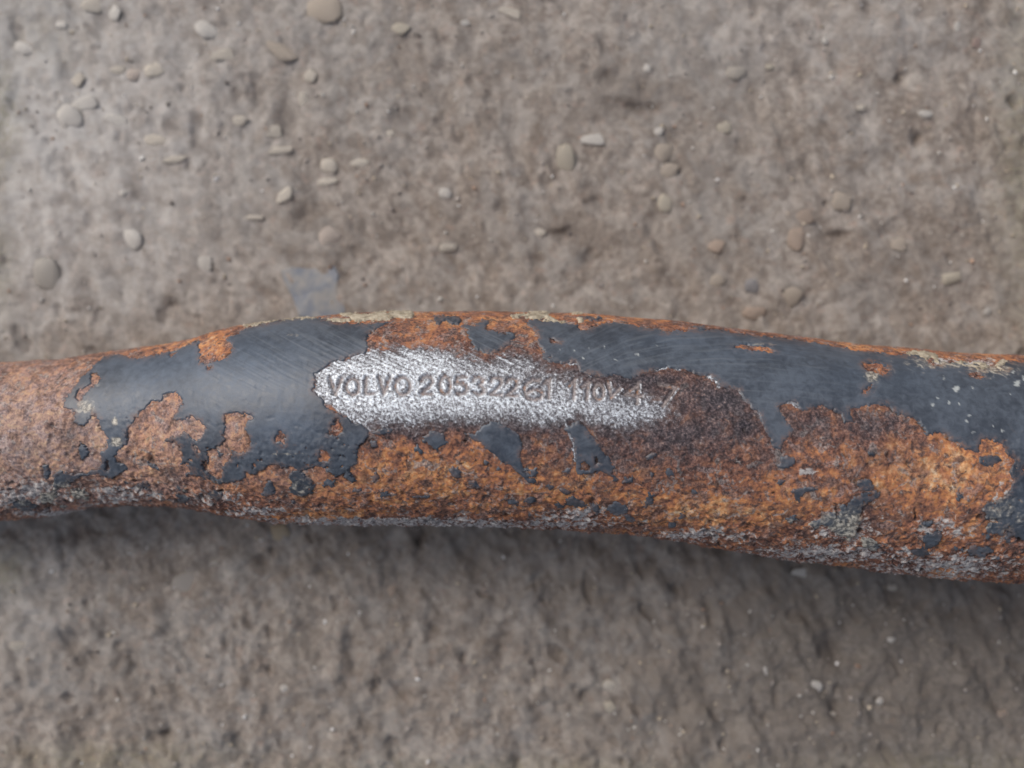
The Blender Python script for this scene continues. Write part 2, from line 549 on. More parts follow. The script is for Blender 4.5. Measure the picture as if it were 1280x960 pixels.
# pebbles set in the concrete: px, py, half width, half height, turn, colour
CR, WH, TN, OR, YE, PK, BL, DK = ((.54, .49, .41), (.63, .61, .57), (.38, .31, .235), (.31, .20, .13), (.42, .375, .28), (.40, .33, .285), (.12, .14, .19), (.085, .085, .09))
PEB = [(405, 12, 19, 16, 0, TN), (258, 37, 14, 11, 30, WH), (354, 65, 20, 9, 35, TN), (388, 95, 9, 10, 20, CR), (282, 70, 14, 6, -10, CR), (194, 89, 11, 8, -20, CR), (168, 93, 9, 8, 0, PK), (148, 86, 9, 6, 0, CR),
       (96, 98, 8, 12, 25, CR), (107, 129, 17, 7, -15, WH), (88, 148, 12, 14, -30, WH), (192, 174, 16, 8, 5, CR), (220, 199, 14, 5, -5, CR), (351, 189, 16, 6, -8, CR), (344, 165, 10, 7, 0, CR), (411, 208, 9, 8, 0, CR),
       (409, 227, 12, 5, -5, CR), (357, 244, 12, 8, -40, CR), (316, 272, 14, 4, 0, CR), (148, 151, 14, 6, 20, WH), (165, 299, 12, 10, 30, WH), (412, 296, 12, 14, 35, PK), (380, 124, 6, 11, -20, CR), (144, 17, 8, 11, 20, WH),
       (117, 7, 12, 8, 0, CR), (76, 31, 6, 4, 0, WH), (155, 241, 5, 5, 0, WH), (502, 36, 11, 8, 15, YE), (612, 177, 19, 11, -28, YE), (743, 175, 15, 6, 0, WH), (707, 199, 10, 15, 0, YE), (829, 190, 12, 13, 0, TN), (836, 212, 13, 11, 0, TN),
       (831, 254, 9, 14, 10, YE), (640, 17, 14, 5, 20, CR), (556, 242, 7, 6, 0, WH), (846, 297, 4, 9, -20, WH), (824, 163, 6, 6, 0, WH), (808, 86, 5, 6, 0, WH), (580, 29, 9, 3, -15, WH), (767, 34, 6, 5, 0, CR), (487, 168, 6, 6, 0, CR),
       (451, 203, 11, 6, 0, CR), (1051, 252, 13, 15, 0, TN), (1006, 272, 12, 8, -20, OR), (994, 299, 9, 14, 12, OR), (1156, 141, 9, 6, 20, WH), (1077, 134, 6, 5, 0, CR), (1153, 81, 6, 8, -20, CR), (1220, 55, 6, 6, 0, (.26, .13, .10)),
       (1031, 51, 4, 4, 0, WH), (964, 82, 6, 4, 0, YE), (984, 81, 6, 6, 0, YE), (1194, 34, 4, 9, 10, WH), (1125, 306, 9, 8, 0, TN), (939, 359, 8, 8, 0, BL), (1260, 363, 8, 6, -30, WH), (1234, 389, 5, 5, 0, WH), (1188, 348, 14, 9, -20, YE),
       (991, 371, 11, 10, 40, TN), (894, 353, 11, 7, -30, TN), (942, 391, 14, 9, 0, OR), (896, 307, 10, 9, 0, OR), (349, 666, 12, 13, -30, (.42, .30, .14)), (333, 682, 8, 7, 0, WH), (27, 709, 6, 13, -30, WH), (26, 807, 12, 7, 5, CR),
       (48, 843, 5, 13, 5, WH), (172, 697, 8, 6, 0, WH), (234, 730, 16, 12, 0, (.36, .33, .30)), (375, 876, 18, 8, 15, TN), (354, 860, 6, 6, 0, WH), (270, 702, 6, 4, 0, CR), (532, 688, 10, 11, 0, TN), (458, 951, 26, 10, -8, CR),
       (762, 859, 8, 7, 20, CR), (630, 860, 5, 8, 10, CR), (494, 874, 9, 7, -20, CR), (762, 883, 7, 9, -30, YE), (759, 833, 6, 12, 10, CR), (626, 759, 11, 6, 0, PK), (489, 738, 6, 9, 0, OR), (671, 761, 8, 7, 0, WH), (1041, 818, 10, 10, 0, DK),
       (1005, 716, 13, 5, 5, WH), (1117, 735, 6, 4, 0, CR), (1261, 843, 5, 11, -20, WH), (1101, 876, 5, 5, 0, WH), (1041, 895, 6, 5, 0, CR), (955, 840, 5, 6, 0, WH), (1019, 857, 7, 6, 20, WH), (1043, 952, 9, 9, -20, CR), (888, 912, 14, 12, 0, CR),
       (1252, 895, 10, 7, -30, OR), (1091, 850, 14, 12, 0, (.19, .12, .08)), (1244, 809, 5, 11, 10, PK), (1112, 797, 5, 5, 0, WH), (675, 290, 8, 6, 20, CR), (560, 310, 12, 7, -10, CR), (258, 330, 10, 8, 10, WH), (60, 345, 14, 18, 0, (.44, .42, .38)),
       (30, 60, 12, 8, 20, WH), (300, 150, 10, 7, 0, CR), (690, 655 + 40, 8, 6, 0, CR), (600, 905, 12, 9, 0, TN), (905, 160, 8, 7, 0, YE), (920, 90, 12, 9, 0, (.37, .34, .29))]
pm = []
for k in range(5):
    import bmesh
    bm = bmesh.new()
    bmesh.ops.create_icosphere(bm, subdivisions=2, radius=1.0)
    r = random.Random(50 + k)
    ax = [Vector((r.gauss(0, 1), r.gauss(0, 1), r.gauss(0, .5))).normalized() for _ in range(13)]
    cut = [r.uniform(.48, .82) for _ in ax]
    for v in bm.verts:
        for a, c in zip(ax, cut):
            d = v.co.dot(a)
            if d > c:
                v.co -= a * (d - c) * .97
    for f in bm.faces:
        f.smooth = True
    me = bpy.data.meshes.new('pebble')
    bm.to_mesh(me); bm.free()
    me.materials.append(M['pebble'])
    pm.append(me)
for i, (px, py, rx, ry, rot, colr) in enumerate(PEB):
    x, y = gpt(px, py)
    rx *= HC / FPX * 1.5; ry *= HC / FPX * 1.5
    if (py > 640 and max(rx, ry) > 1.6 and i % 3 != 0) or (540 < px < 1280 and py < 400 and i % 4 == 0 and colr not in (TN, OR)):
        continue
    rz = 0.30 * min(rx, ry)
    o = bpy.data.objects.new('pebble', pm[i % 5])
    o.location = (x * MM, y * MM, (gheight(x, y) * .85 + .10 - (.04 if py < 400 else .35) * rz) * MM)
    o.scale = (rx * MM, ry * MM, rz * MM)
    o.rotation_euler = (random.uniform(-.15, .15), random.uniform(-.15, .15), math.radians(-rot))
    j = random.uniform(.78, 1.05) * (1.22 if px < 460 and py < 310 else 1.0)
    o.color = (colr[0] * j, colr[1] * j, colr[2] * j, 1)
    link(o, ground)

# loose grit and sand: one mass
gv, gf, gc = [], [], []
oct_v = np.array([(1, 0, 0), (-1, 0, 0), (0, 1, 0), (0, -1, 0), (0, 0, 1), (0, 0, -1)], float)
oct_f = [(0, 2, 4), (2, 1, 4), (1, 3, 4), (3, 0, 4), (2, 0, 5), (1, 2, 5), (3, 1, 5), (0, 3, 5)]
for k in range(2200):
    x, y = random.uniform(-118, 118), random.uniform(-92, 92)
    r = random.choice((.2, .25, .3, .36, .48)) * random.uniform(.7, 1.25)
    c = random.choices([(.50, .48, .45), (.42, .36, .28), (.30, .27, .25), (.15, .13, .12), (.33, .22, .16), (.70, .69, .67)], (3, 4, 5, 1.6, 1.0, 1.0))[0]
    M3 = np.array(Vector((random.gauss(0, 1), random.gauss(0, 1), random.gauss(0, 1))).to_track_quat('Z', 'Y').to_matrix())
    vv = (oct_v * np.array([random.uniform(.7, 1.4), random.uniform(.7, 1.2), random.uniform(.6, 1)])) @ M3.T * r
    b0 = len(gv)
    h = gheight(x, y)
    gv += [(p[0] + x, p[1] + y, p[2] + h + r * .25) for p in vv]
    gf += [tuple(b0 + q for q in f) for f in oct_f]
    j = random.uniform(.8, 1.15)
    gc += [(c[0] * j, c[1] * j, c[2] * j, 1)] * 6
me = bpy.data.meshes.new('grit')
me.from_pydata([(a * MM, b * MM, c * MM) for a, b, c in gv], [], gf)
a = me.attributes.new('tone', 'FLOAT_COLOR', 'POINT')
a.data.foreach_set('color', np.array(gc, np.float32).ravel())
me.materials.append(M['grit'])
grit = link(bpy.data.objects.new('grit', me), ground)
grit['kind'] = 'stuff'

# flat blue-grey chip lying behind the tube
out = [gpt(*q) for q in [(351, 338), (362, 334), (388, 336), (418, 331), (424, 345), (421, 366), (432, 384), (430, 398), (402, 400), (374, 396), (366, 372), (357, 356)]]
bm = bmesh.new()
hz = sum(gheight(x, y) for x, y in out) / len(out) + .05
cx = sum(q[0] for q in out) / len(out); cy = sum(q[1] for q in out) / len(out)
top = [bm.verts.new(((x - cx) * .96 * MM, (y - cy) * .96 * MM, (.28 + .12 * math.sin(i * 1.7)) * MM)) for i, (x, y) in enumerate(out)]
mid_ = [bm.verts.new(((x - cx) * MM, (y - cy) * MM, .1 * MM)) for x, y in out]
bot = [bm.verts.new(((x - cx) * .97 * MM, (y - cy) * .97 * MM, -1.2 * MM)) for x, y in out]
ctr = bm.verts.new((0, 0, .45 * MM))
K = len(out)
for i in range(K):
    j = (i + 1) % K
    bm.faces.new((ctr, top[j], top[i])); bm.faces.new((top[i], top[j], mid_[j], mid_[i])); bm.faces.new((mid_[i], mid_[j], bot[j], bot[i]))
bm.faces.new(bot)
bmesh.ops.recalc_face_normals(bm, faces=bm.faces)
me = bpy.data.meshes.new('stone_chip')
bm.to_mesh(me); bm.free()
me.materials.append(M['chip'])
chip = link(bpy.data.objects.new('stone_chip', me))
chip.location = (cx * MM, cy * MM, hz * MM)
chip['label'] = 'faint flat blue-grey chip lying on the concrete behind the upper edge of the rusty tube'
chip['category'] = 'stone chip'

# ------------------------------------------------------------------ the tube: shape
TOPE = [(-400, 470), (-200, 464), (-60, 456), (0, 453.5), (80, 449), (120, 441.5), (180, 434), (215, 429), (245, 422), (275, 412), (300, 406.5), (320, 404.5), (370, 399), (420, 393), (480, 389.5), (515, 389), (600, 389), (660, 390), (740, 392),
        (780, 396), (840, 401), (880, 406), (960, 416), (1000, 421), (1060, 429), (1100, 433), (1180, 440), (1240, 443), (1280, 444), (1400, 447), (1700, 450)]
BOTE = [(-400, 668), (-200, 664), (-60, 657), (0, 651), (60, 645), (100, 637), (150, 631), (200, 631), (240, 634), (280, 642), (320, 650), (360, 654), (420, 656), (500, 656), (560, 656), (640, 659), (720, 662), (780, 666), (840, 674), (880, 682),
        (940, 693), (960, 697), (1040, 706), (1100, 715), (1160, 721), (1220, 726), (1280, 728), (1400, 733), (1700, 736)]
XH = 165.0
xs = np.concatenate([np.arange(-XH, -99, 1.0), np.arange(-99, 99, 0.185), np.arange(99, XH + .1, 1.0)]).astype(np.float64)
ZT = [(-165, 14.2), (-130, 14.6), (-95, 17.0), (-70, 20.5), (-40, 23.5), (0, 24.2), (40, 24.2), (80, 23.6), (110, 22.2), (140, 20.9), (165, 20.6)]


def smooth_interp(x, tab, sig):
    t = np.array(tab, float)
    xx = np.arange(t[0, 0], t[-1, 0], 1.0)
    yy = np.interp(xx, t[:, 0], t[:, 1])
    k = np.exp(-.5 * (np.arange(-3 * sig, 3 * sig + 1) / sig) ** 2); k /= k.sum()
    yp = np.pad(yy, (3 * sig, 3 * sig), mode='edge')
    return np.interp(x, xx, np.convolve(yp, k, 'valid'))


zc = smooth_interp(xs, ZT, 8)
pxs = 640 + xs * FPX / (HC - zc)
at = np.arctan((480 - smooth_interp(pxs, TOPE, 9)) / FPX)
ab = np.arctan((480 - smooth_interp(pxs, BOTE, 9)) / FPX)
ac, ah = (at + ab) / 2, (at - ab) / 2
yc = np.tan(ac) * (HC - zc)
dd = (HC - zc) / np.cos(ac)
rad = dd * np.sin(ah)
phi = np.concatenate([np.radians(np.arange(-100, 100.01, 0.54)), np.radians(np.arange(103, 257.01, 3.0))])
nu, nph = len(xs), len(phi)
X, PH = np.meshgrid(xs, phi, indexing='ij')
YC, ZC, R = yc[:, None] + 0 * PH, zc[:, None] + 0 * PH, rad[:, None] + 0 * PH
# phi = 0 points at the camera's side of the section, positive towards the lower edge of the photograph
NY, NZ = -np.sin(PH), np.cos(PH)
Y0, Z0 = YC + R * NY, ZC + R * NZ
PP = (X.astype(np.float32), Y0.astype(np.float32), Z0.astype(np.float32))
# projected photo position, clamped to the silhouette for the turned-away side
phs = np.clip(np.where(PH > math.pi, PH - 2 * math.pi, PH), math.radians(-88), math.radians(88))
Yv, Zv = YC - R * np.sin(phs), ZC + R * np.cos(phs)
px0 = (640 + X * FPX / (HC - Zv)).astype(np.float32)
py0 = (480 - Yv * FPX / (HC - Zv)).astype(np.float32)
back = sstep(math.radians(86), math.radians(100), np.abs(np.where(PH > math.pi, PH - 2 * math.pi, PH))).astype(np.float32)
n6 = noise(PP, 1.6, 2.2); n6b = noise(PP, 1.6, 11.1)
n25 = noise(PP, 0.62, 31.0); n25b = noise(PP, 0.62, 17.0)
n1 = noise(PP, 0.42, 41.0); n1b = noise(PP, 0.42, 27.0)
px = px0 + 1.7 * n6 + 1.9 * n25 + 2.1 * n1
py = py0 + 1.7 * n6b + 1.9 * n25b + 2.1 * n1b

# ------------------------------------------------------------------ outlines of the paint that is left (traced along the surface)
A = lambda *p: T(0, 380, p)
Cc = lambda *p: T(320, 380, p)
D = lambda *p: T(320, 500, p)
E = lambda *p: T(640, 380, p)
F_ = lambda *p: T(640, 500, p)
G = lambda *p: T(960, 380, p)
Hh = lambda *p: T(960, 500, p)
PAINT = [
    A((480, 300), (510, 275), (560, 258), (600, 252), (640, 268), (690, 278), (740, 264), (800, 255), (850, 240), (900, 224), (950, 205), (992, 185), (992, 215), (1000, 260), (1000, 297), (1030, 305), (1060, 292), (1110, 280), (1150, 255),
      (1168, 215), (1150, 192), (1130, 178), (1180, 160), (1200, 142), (1240, 128))
    + Cc((0, 115), (60, 100), (130, 88), (200, 80), (280, 74), (360, 78), (420, 96), (500, 98), (560, 105), (640, 95), (690, 84), (640, 108), (600, 125), (570, 150), (550, 180), (555, 215), (545, 245), (470, 265), (380, 295), (345, 310), (330, 330),
         (292, 345), (300, 370), (290, 400), (280, 430), (340, 480), (340, 510), (400, 540), (470, 578), (480, 595), (530, 605), (560, 630), (565, 655), (540, 690), (510, 710), (500, 750), (505, 800), (470, 815), (440, 850),
         (400, 858), (350, 830), (310, 806), (270, 822), (225, 835), (190, 815), (150, 830), (120, 850), (70, 840), (0, 850))
    + A((1230, 850), (1200, 892), (1100, 900), (1000, 862), (900, 850), (800, 860), (700, 860), (600, 850), (560, 872), (480, 850), (400, 862), (360, 884), (345, 910), (300, 905), (270, 850), (290, 838), (350, 852), (400, 850), (490, 830), (510, 790), (500, 745),
        (545, 720), (530, 660), (500, 620), (495, 575), (470, 550), (445, 570), (440, 600), (390, 605), (370, 590), (375, 545), (350, 525), (320, 520), (318, 500), (350, 440), (390, 390), (440, 345)),
    Cc((1010, 105), (1060, 130), (1075, 170), (1085, 205), (1130, 240), (1180, 250), (1230, 225), (1275, 200), (1290, 150), (1200, 140), (1150, 130), (1160, 85), (1130, 75), (1095, 112)),
    E((70, 92), (120, 80), (170, 85), (260, 95), (330, 110), (340, 135), (390, 125), (430, 110), (500, 95), (560, 102), (640, 118), (710, 128), (760, 142), (850, 142), (910, 132), (960, 138), (1050, 132), (1120, 152), (1280, 168))
    + G((100, 172), (200, 192), (300, 207), (420, 228), (480, 240), (560, 250), (640, 262), (700, 258), (780, 268), (850, 285), (900, 300), (1000, 300), (1060, 310), (1110, 318), (1150, 302), (1200, 288), (1280, 292), (1420, 300), (1420, 760),
        (1300, 800), (1260, 850), (1210, 845), (1240, 780), (1180, 740), (1175, 700), (1120, 680), (1065, 670), (1055, 740), (1010, 735), (960, 700), (920, 690), (890, 650), (850, 633), (790, 655), (785, 620), (730, 570), (640, 545), (600, 510),
        (530, 495), (480, 510), (410, 525), (412, 560), (430, 590), (380, 590), (370, 550), (320, 520), (270, 503), (220, 525), (160, 530), (140, 490), (110, 490), (55, 515), (70, 560), (110, 610), (120, 650), (80, 680), (65, 720), (40, 720))
    + E((1280, 660), (1250, 600), (1240, 550), (1190, 510), (1160, 470), (1135, 425), (1080, 418), (1040, 410), (1030, 390), (990, 360), (930, 345), (850, 322), (760, 315), (720, 330), (640, 350), (590, 375), (540, 365), (510, 350), (470, 370),
        (380, 355), (340, 330), (320, 290), (260, 300), (200, 290), (150, 270), (170, 240), (130, 200), (130, 150), (110, 125)),
]
HOLES = [
    A((880, 435), (910, 475), (915, 500), (885, 545), (860, 585), (850, 620), (860, 660), (840, 690), (870, 680), (900, 710), (915, 760), (900, 800), (950, 790), (970, 830), (900, 870), (800, 900), (560, 960), (540, 880), (600, 850), (640, 820), (590, 790),
      (575, 765), (590, 735), (640, 690), (635, 640), (665, 590), (700, 540), (740, 510), (760, 480), (810, 490), (815, 460), (850, 440)),
    A((860, 580), (910, 580), (960, 563), (1000, 590), (1030, 620), (1020, 660), (985, 690), (955, 670), (930, 635), (900, 650), (880, 670), (850, 650)),
    A((1120, 560), (1150, 545), (1210, 545), (1260, 555), (1270, 570), (1230, 600), (1225, 630), (1250, 650), (1255, 690), (1230, 735), (1190, 750), (1150, 730), (1135, 715), (1165, 745), (1155, 775), (1115, 815), (1105, 880), (1070, 870), (1030, 840),
      (1040, 800), (1045, 775), (1030, 740), (1060, 720), (1105, 710), (1120, 680), (1110, 660), (1130, 620)),
    A((450, 350), (490, 338), (505, 375), (490, 395), (440, 430), (410, 480), (395, 488), (378, 460), (395, 430), (430, 410), (450, 395)),
    A((1105, 930), (1150, 885), (1220, 880), (1230, 845), (1290, 850), (1280, 960), (1110, 945)),
    A((970, 700), (1005, 742), (988, 750), (962, 716)), A((838, 258), (860, 250), (890, 236), (894, 246), (858, 266)), ell(262.5, 460, 3.4, 2.6),
    ell(351.3, 546.7, 6.6, 8), ell(420, 535.5, 8.2, 11.5, 12), ell(406, 569, 7.2, 8.4),
    Cc((0, 850), (60, 815), (90, 795), (130, 815), (185, 815), (180, 850), (190, 880), (165, 900), (165, 950), (140, 960), (100, 940), (80, 900), (60, 875), (40, 900), (20, 960), (0, 960)),
    Cc((220, 835), (270, 820), (310, 805), (360, 835), (405, 860), (385, 885), (320, 915), (295, 905), (260, 860)),
    E((185, 175), (225, 178), (240, 192), (200, 198)), E((180, 258), (200, 256), (204, 270), (184, 270)),
    G((475, 305), (500, 295), (560, 298), (600, 318), (605, 345), (575, 365), (540, 345), (490, 335)), G((515, 400), (520, 415), (480, 452), (460, 452), (470, 432)),
    G((1060, 300), (1110, 312), (1090, 330), (1040, 318)),
    ell(945, 436, 26, 5, 6), G((790, 270), (880, 300), (860, 318), (800, 300)), G((990, 345), (1040, 340), (1090, 365), (1060, 380), (1010, 370)),
]
FLAKES = [
    Cc((890, 65), (930, 60), (1000, 65), (1020, 75), (1015, 100), (980, 100), (960, 85), (930, 80), (915, 112), (900, 95)),
    E((265, 620), (330, 585), (360, 610), (420, 680), (470, 760), (515, 815), (500, 850), (532, 872), (520, 886), (480, 850), (440, 832), (400, 848), (350, 848), (330, 850), (320, 838), (325, 780), (315, 720), (300, 660)),
    Cc((1040, 645), (1090, 655), (1150, 600), (1200, 592), (1280, 628), (1310, 650), (1330, 700), (1320, 770), (1340, 820), (1380, 835), (1402, 828), (1402, 856), (1362, 860), (1352, 878), (1390, 868), (1406, 890), (1370, 902), (1320, 850), (1290, 830), (1278, 802),
       (1230, 790), (1200, 760), (1150, 720), (1120, 690), (1080, 670)),
    Cc((830, 670), (880, 635), (930, 650), (955, 690), (920, 715), (910, 745), (890, 715), (840, 690)),
    Cc((568, 688), (602, 688), (606, 722), (580, 716)), Cc((785, 715), (810, 708), (836, 746), (815, 748)), Cc((576, 640), (640, 618), (688, 635), (650, 648), (600, 652)), Cc((968, 830), (1010, 813), (1027, 862), (980, 867)),
    Cc((450, 815), (470, 860), (505, 884), (480, 894), (448, 872)), Cc((1185, 590), (1215, 588), (1240, 610), (1200, 612)),
    ell(608.5, 577.5, 3.2, 3), ell(623.5, 586, 3, 2.8), ell(469, 597, 3, 7, 15), ell(594, 606, 7, 5, 20), ell(412, 604, 9, 3.6, -8), ell(445, 613, 7, 3), ell(525, 621, 12, 3, -10), ell(480, 618, 6, 4),
    ell(707.5, 588.5, 7, 3, -10), ell(784, 600, 8, 4, -25), ell(687, 608.5, 6, 3.5, 15), ell(706, 614, 7, 3.4, 18), ell(812, 622, 6.5, 6.5), ell(807, 630, 6, 2.6, -35), ell(836, 589, 8.5, 4.8, 38), ell(815, 592.5, 3.2, 2.6),
    ell(814, 570, 7, 3, -18), ell(642, 628, 7, 4), ell(663, 625, 8, 4.5, 10), ell(868, 617, 3.6, 2.6), ell(720, 629, 12, 5, 10), ell(700, 632, 8, 4), ell(742, 636, 8, 3.5, 40), ell(772, 636, 13, 7, 20), ell(786, 646, 8, 4, 30), ell(840, 656, 4, 3), ell(853, 645, 4, 4),
    ell(983.7, 578.5, 10.5, 6.3, -6), ell(975, 602, 6.4, 3.6), Hh((122, 450), (190, 430), (252, 448), (205, 458), (172, 472), (158, 508), (130, 492)), ell(1082, 606, 10.5, 6.2, 12),
    Hh((390, 530), (430, 490), (500, 460), (545, 448), (557, 480), (500, 510), (472, 540), (470, 600), (440, 650), (460, 680), (400, 700), (330, 655), (300, 640), (258, 612), (270, 560), (338, 560), (352, 600), (372, 520)),
    ell(1239, 575, 13.5, 6.5, 0), Hh((1068, 545), (1110, 510), (1200, 470), (1230, 400), (1210, 370), (1240, 355), (1420, 360), (1420, 740), (1280, 700), (1200, 660), (1150, 600), (1100, 582)),
    ell(1089, 567, 4, 3.6), ell(1199, 622, 4.5, 5), ell(1245, 660, 12, 8), ell(1165, 675, 12, 9, -20), ell(1150, 690, 10, 6), ell(1225, 690, 14, 6), ell(1090, 680, 12, 7, 20), ell(1020, 655, 9, 6), ell(990, 650, 8, 5), ell(1160, 655, 10, 3.5, -15),
    A((395, 690), (420, 705), (446, 730), (438, 760), (410, 785), (400, 750)), A((215, 810), (240, 805), (248, 850), (240, 880), (218, 850)), A((270, 850), (330, 840), (360, 862), (345, 912), (310, 915), (265, 930), (275, 880)),
    A((900, 648), (935, 640), (960, 690), (990, 750), (1030, 770), (1010, 850), (950, 830), (915, 740)), A((735, 790), (770, 800), (800, 832), (760, 820)), A((835, 668), (850, 672), (850, 690), (832, 690)),
    A((1090, 735), (1115, 745), (1110, 765), (1092, 765)),
    Cc((165, 850), (210, 830), (250, 860), (290, 905), (280, 950), (220, 960), (165, 940), (185, 900)), Cc((60, 880), (85, 905), (95, 945), (60, 965), (30, 950)),
    ell(180, 607, 9, 5), ell(230, 625, 8, 5), ell(60, 622, 12, 6), ell(30, 632, 14, 5), ell(100, 618, 12, 5, 10), ell(270, 620, 9, 6),
    E((330, 60), (380, 68), (450, 70), (430, 85), (380, 80)), E((905, 118), (950, 110), (975, 128), (930, 132)),
]
FLAKE_HOLES = [ell(746, 575.5, 4.2, 5.4, -10), E((345, 785), (368, 790), (400, 822), (370, 832), (340, 830)), Cc((1340, 835), (1365, 830), (1370, 850), (1350, 850))]
CREAM = [
    Cc((-60, 108), (60, 92), (170, 78), (250, 66), (370, 72), (440, 48), (560, 52), (640, 40), (720, 36), (785, 40), (795, 62), (760, 72), (700, 72), (640, 88), (560, 80), (500, 92), (420, 88), (380, 84), (300, 76), (180, 86), (60, 102), (-60, 118)),
    E((-10, 55), (60, 50), (120, 40), (185, 42), (185, 65), (230, 70), (270, 85), (265, 95), (220, 88), (170, 82), (120, 76), (60, 72), (0, 70)),
    E((320, 65), (380, 66), (385, 92), (350, 95), (325, 82)), E((265, 46), (350, 40), (380, 50), (320, 54)),
    E((800, 90), (850, 97), (890, 106), (850, 104)), G((120, 163), (260, 182), (330, 194), (250, 190)), G((400, 208), (470, 213), (460, 222)),
    G((700, 240), (780, 240), (850, 255), (860, 300), (800, 290), (760, 268), (690, 262)), G((920, 300), (960, 285), (1010, 300), (1060, 290), (1110, 310), (1100, 330), (1040, 330), (980, 320)), G((1150, 290), (1190, 280), (1210, 330), (1160, 340), (1130, 320)),
]
sd = np.full(px.shape, -CLAMP, np.float32)
for p in PAINT:
    sd = np.maximum(sd, poly_sd(px, py, p))
for p in HOLES:
    sd = np.minimum(sd, -poly_sd(px, py, p))
fl = np.full(px.shape, -CLAMP, np.float32)
for p in FLAKES:
    fl = np.maximum(fl, poly_sd(px, py, p))
for p in FLAKE_HOLES:
    fl = np.minimum(fl, -poly_sd(px, py, p))
sd = np.maximum(sd, fl)
# crumbs of old coating along the lower side, denser towards the underside
low = blobs(px0, py0, [(60, 625, 110, 22, 1.0), (200, 618, 110, 20, 1.0), (330, 630, 90, 16, .7), (480, 628, 90, 14, .55), (690, 640, 120, 14, .7), (800, 640, 60, 14, .6), (1100, 680, 170, 26, .9), (1250, 670, 70, 50, 1.0), (990, 665, 80, 16, .6)])
crumb = fbm(PP, 2.0, 4, 40.0, .62)
sd = np.maximum(sd, np.clip((crumb - (0.66 - 0.42 * low)) * 22, -CLAMP, 4).astype(np.float32))
# lower rust speckled with pinholes through thin paint
pin = fbm(PP, .9, 2, 55.0, .7)
rough_paint = np.clip(blobs(px0, py0, [(180, 540, 60, 40, .5), (330, 575, 130, 22, .9), (410, 575, 50, 40, .9), (220, 590, 60, 25, 1.0), (1270, 610, 60, 60, 1.0), (1100, 640, 60, 40, .9), (60, 620, 80, 30, 1)]) + 0.6 * low, 0, 1)
sd = np.where((pin > 0.48 - 0.14 * rough_paint) & (rough_paint > .35), np.minimum(sd, -(pin - .48 + 0.14 * rough_paint) * 9), sd)
for cx_, cy_, a_, b_ in [(134, 583, 3, 8), (190, 575, 6, 6), (257, 583, 3, 8), (1074, 665, 4, 6), (1046, 640, 2, 9)]:
    sd = np.minimum(sd, 6 * (np.hypot((px - cx_) / a_, (py - cy_) / b_) - 1))
sd = np.minimum(sd, (1 - back) * 60 - 14 + 6 * n6)

crm = np.full(px.shape, -CLAMP, np.float32)
for p in CREAM:
    crm = np.maximum(crm, poly_sd(px, py, p))
crm = np.minimum(crm - .9, 9 * (.75 + 2.2 * noise(PP, 2.4, 181.0)))
crm = np.minimum(crm, (1 - back) * 60 - 14)
sd = np.minimum(sd, -crm + 1.0)

lam06 = noise(PP, 0.75, 61.0)
# ------------------------------------------------------------------ zones of the bare metal and rust
BARE = T(320, 380, [(290, 345), (345, 310), (470, 262), (545, 240), (600, 205), (700, 190), (850, 185), (960, 190), (1080, 215), (1160, 262), (1190, 240), (1240, 222), (1290, 230), (1340, 215), (1420, 240), (1440, 275), (1490, 300), (1590, 290), (1620, 330),
                      (1680, 360), (1750, 372), (1820, 365), (1890, 355), (1940, 400), (2060, 430), (2130, 480), (2150, 560), (2090, 620), (1960, 640), (1850, 670), (1760, 660), (1700, 640), (1610, 590), (1550, 625), (1430, 645), (1300, 620), (1180, 600), (1090, 640),
                      (1040, 615), (950, 622), (860, 625), (800, 660), (680, 632), (560, 640), (470, 585), (340, 495), (280, 430)])
bsd = poly_sd(px0 + 5 * n6, py0 + 5 * n6b, BARE)
tip = sstep(500, 440, px0)
bare = np.maximum(sstep(-12, 24, bsd + 6 * lam06 + 6 * n6), tip * sstep(-1, 4, bsd + 2 * n25)) * np.clip(0.25 + blobs(px0, py0, [(490, 478, 120, 56, 1.0), (600, 490, 150, 50, .72), (690, 508, 120, 30, .62), (780, 515, 80, 24, .52), (860, 515, 70, 45, .2), (900, 540, 60, 40, .12), (560, 440, 90, 20, .35)]), 0, 1.0)
bare *= 1 - .75 * blobs(px0, py0, [(900, 490, 60, 60, 1), (830, 475, 60, 14, .7), (690, 470, 60, 14, .45), (570, 415, 80, 14, .8)])
bare = np.where(sd > 0.5, 0, bare)
# pale rubbed lips where the coating ends
lip = np.zeros_like(bare)
for seg in ([(925, 487), (930, 498), (945, 510), (951, 520), (958, 535)], [(640 + 240 / 4., 452), (722, 456), (738, 470)], [(885, 469), (895, 476), (899, 484)], [(975, 503), (990, 503), (998, 510)], [(820, 462), (835, 458), (850, 461)], [(708, 530), (716, 552), (720, 575)]):
    for (x1, y1), (x2, y2) in zip(seg[:-1], seg[1:]):
        ex, ey = x2 - x1, y2 - y1
        t = np.clip(((px - x1) * ex + (py - y1) * ey) / (ex * ex + ey * ey), 0, 1)
        lip = np.maximum(lip, np.exp(-((px - x1 - t * ex) ** 2 + (py - y1 - t * ey) ** 2) / 3.0))
bare = np.maximum(bare, .95 * lip)
dark = .85 * (1 - tip) * sstep(-13, -1, bsd + 7 * n6) * sstep(30, 8, bsd) * (py0 > 470)
dark = np.maximum(dark, blobs(px0, py0, [(760, 560, 110, 26, .75), (850, 545, 90, 40, .95), (800, 475, 120, 22, 1.0), (760, 466, 130, 16, 1.0), (660, 455, 60, 20, .8), (930, 530, 40, 40, 1.0)]))
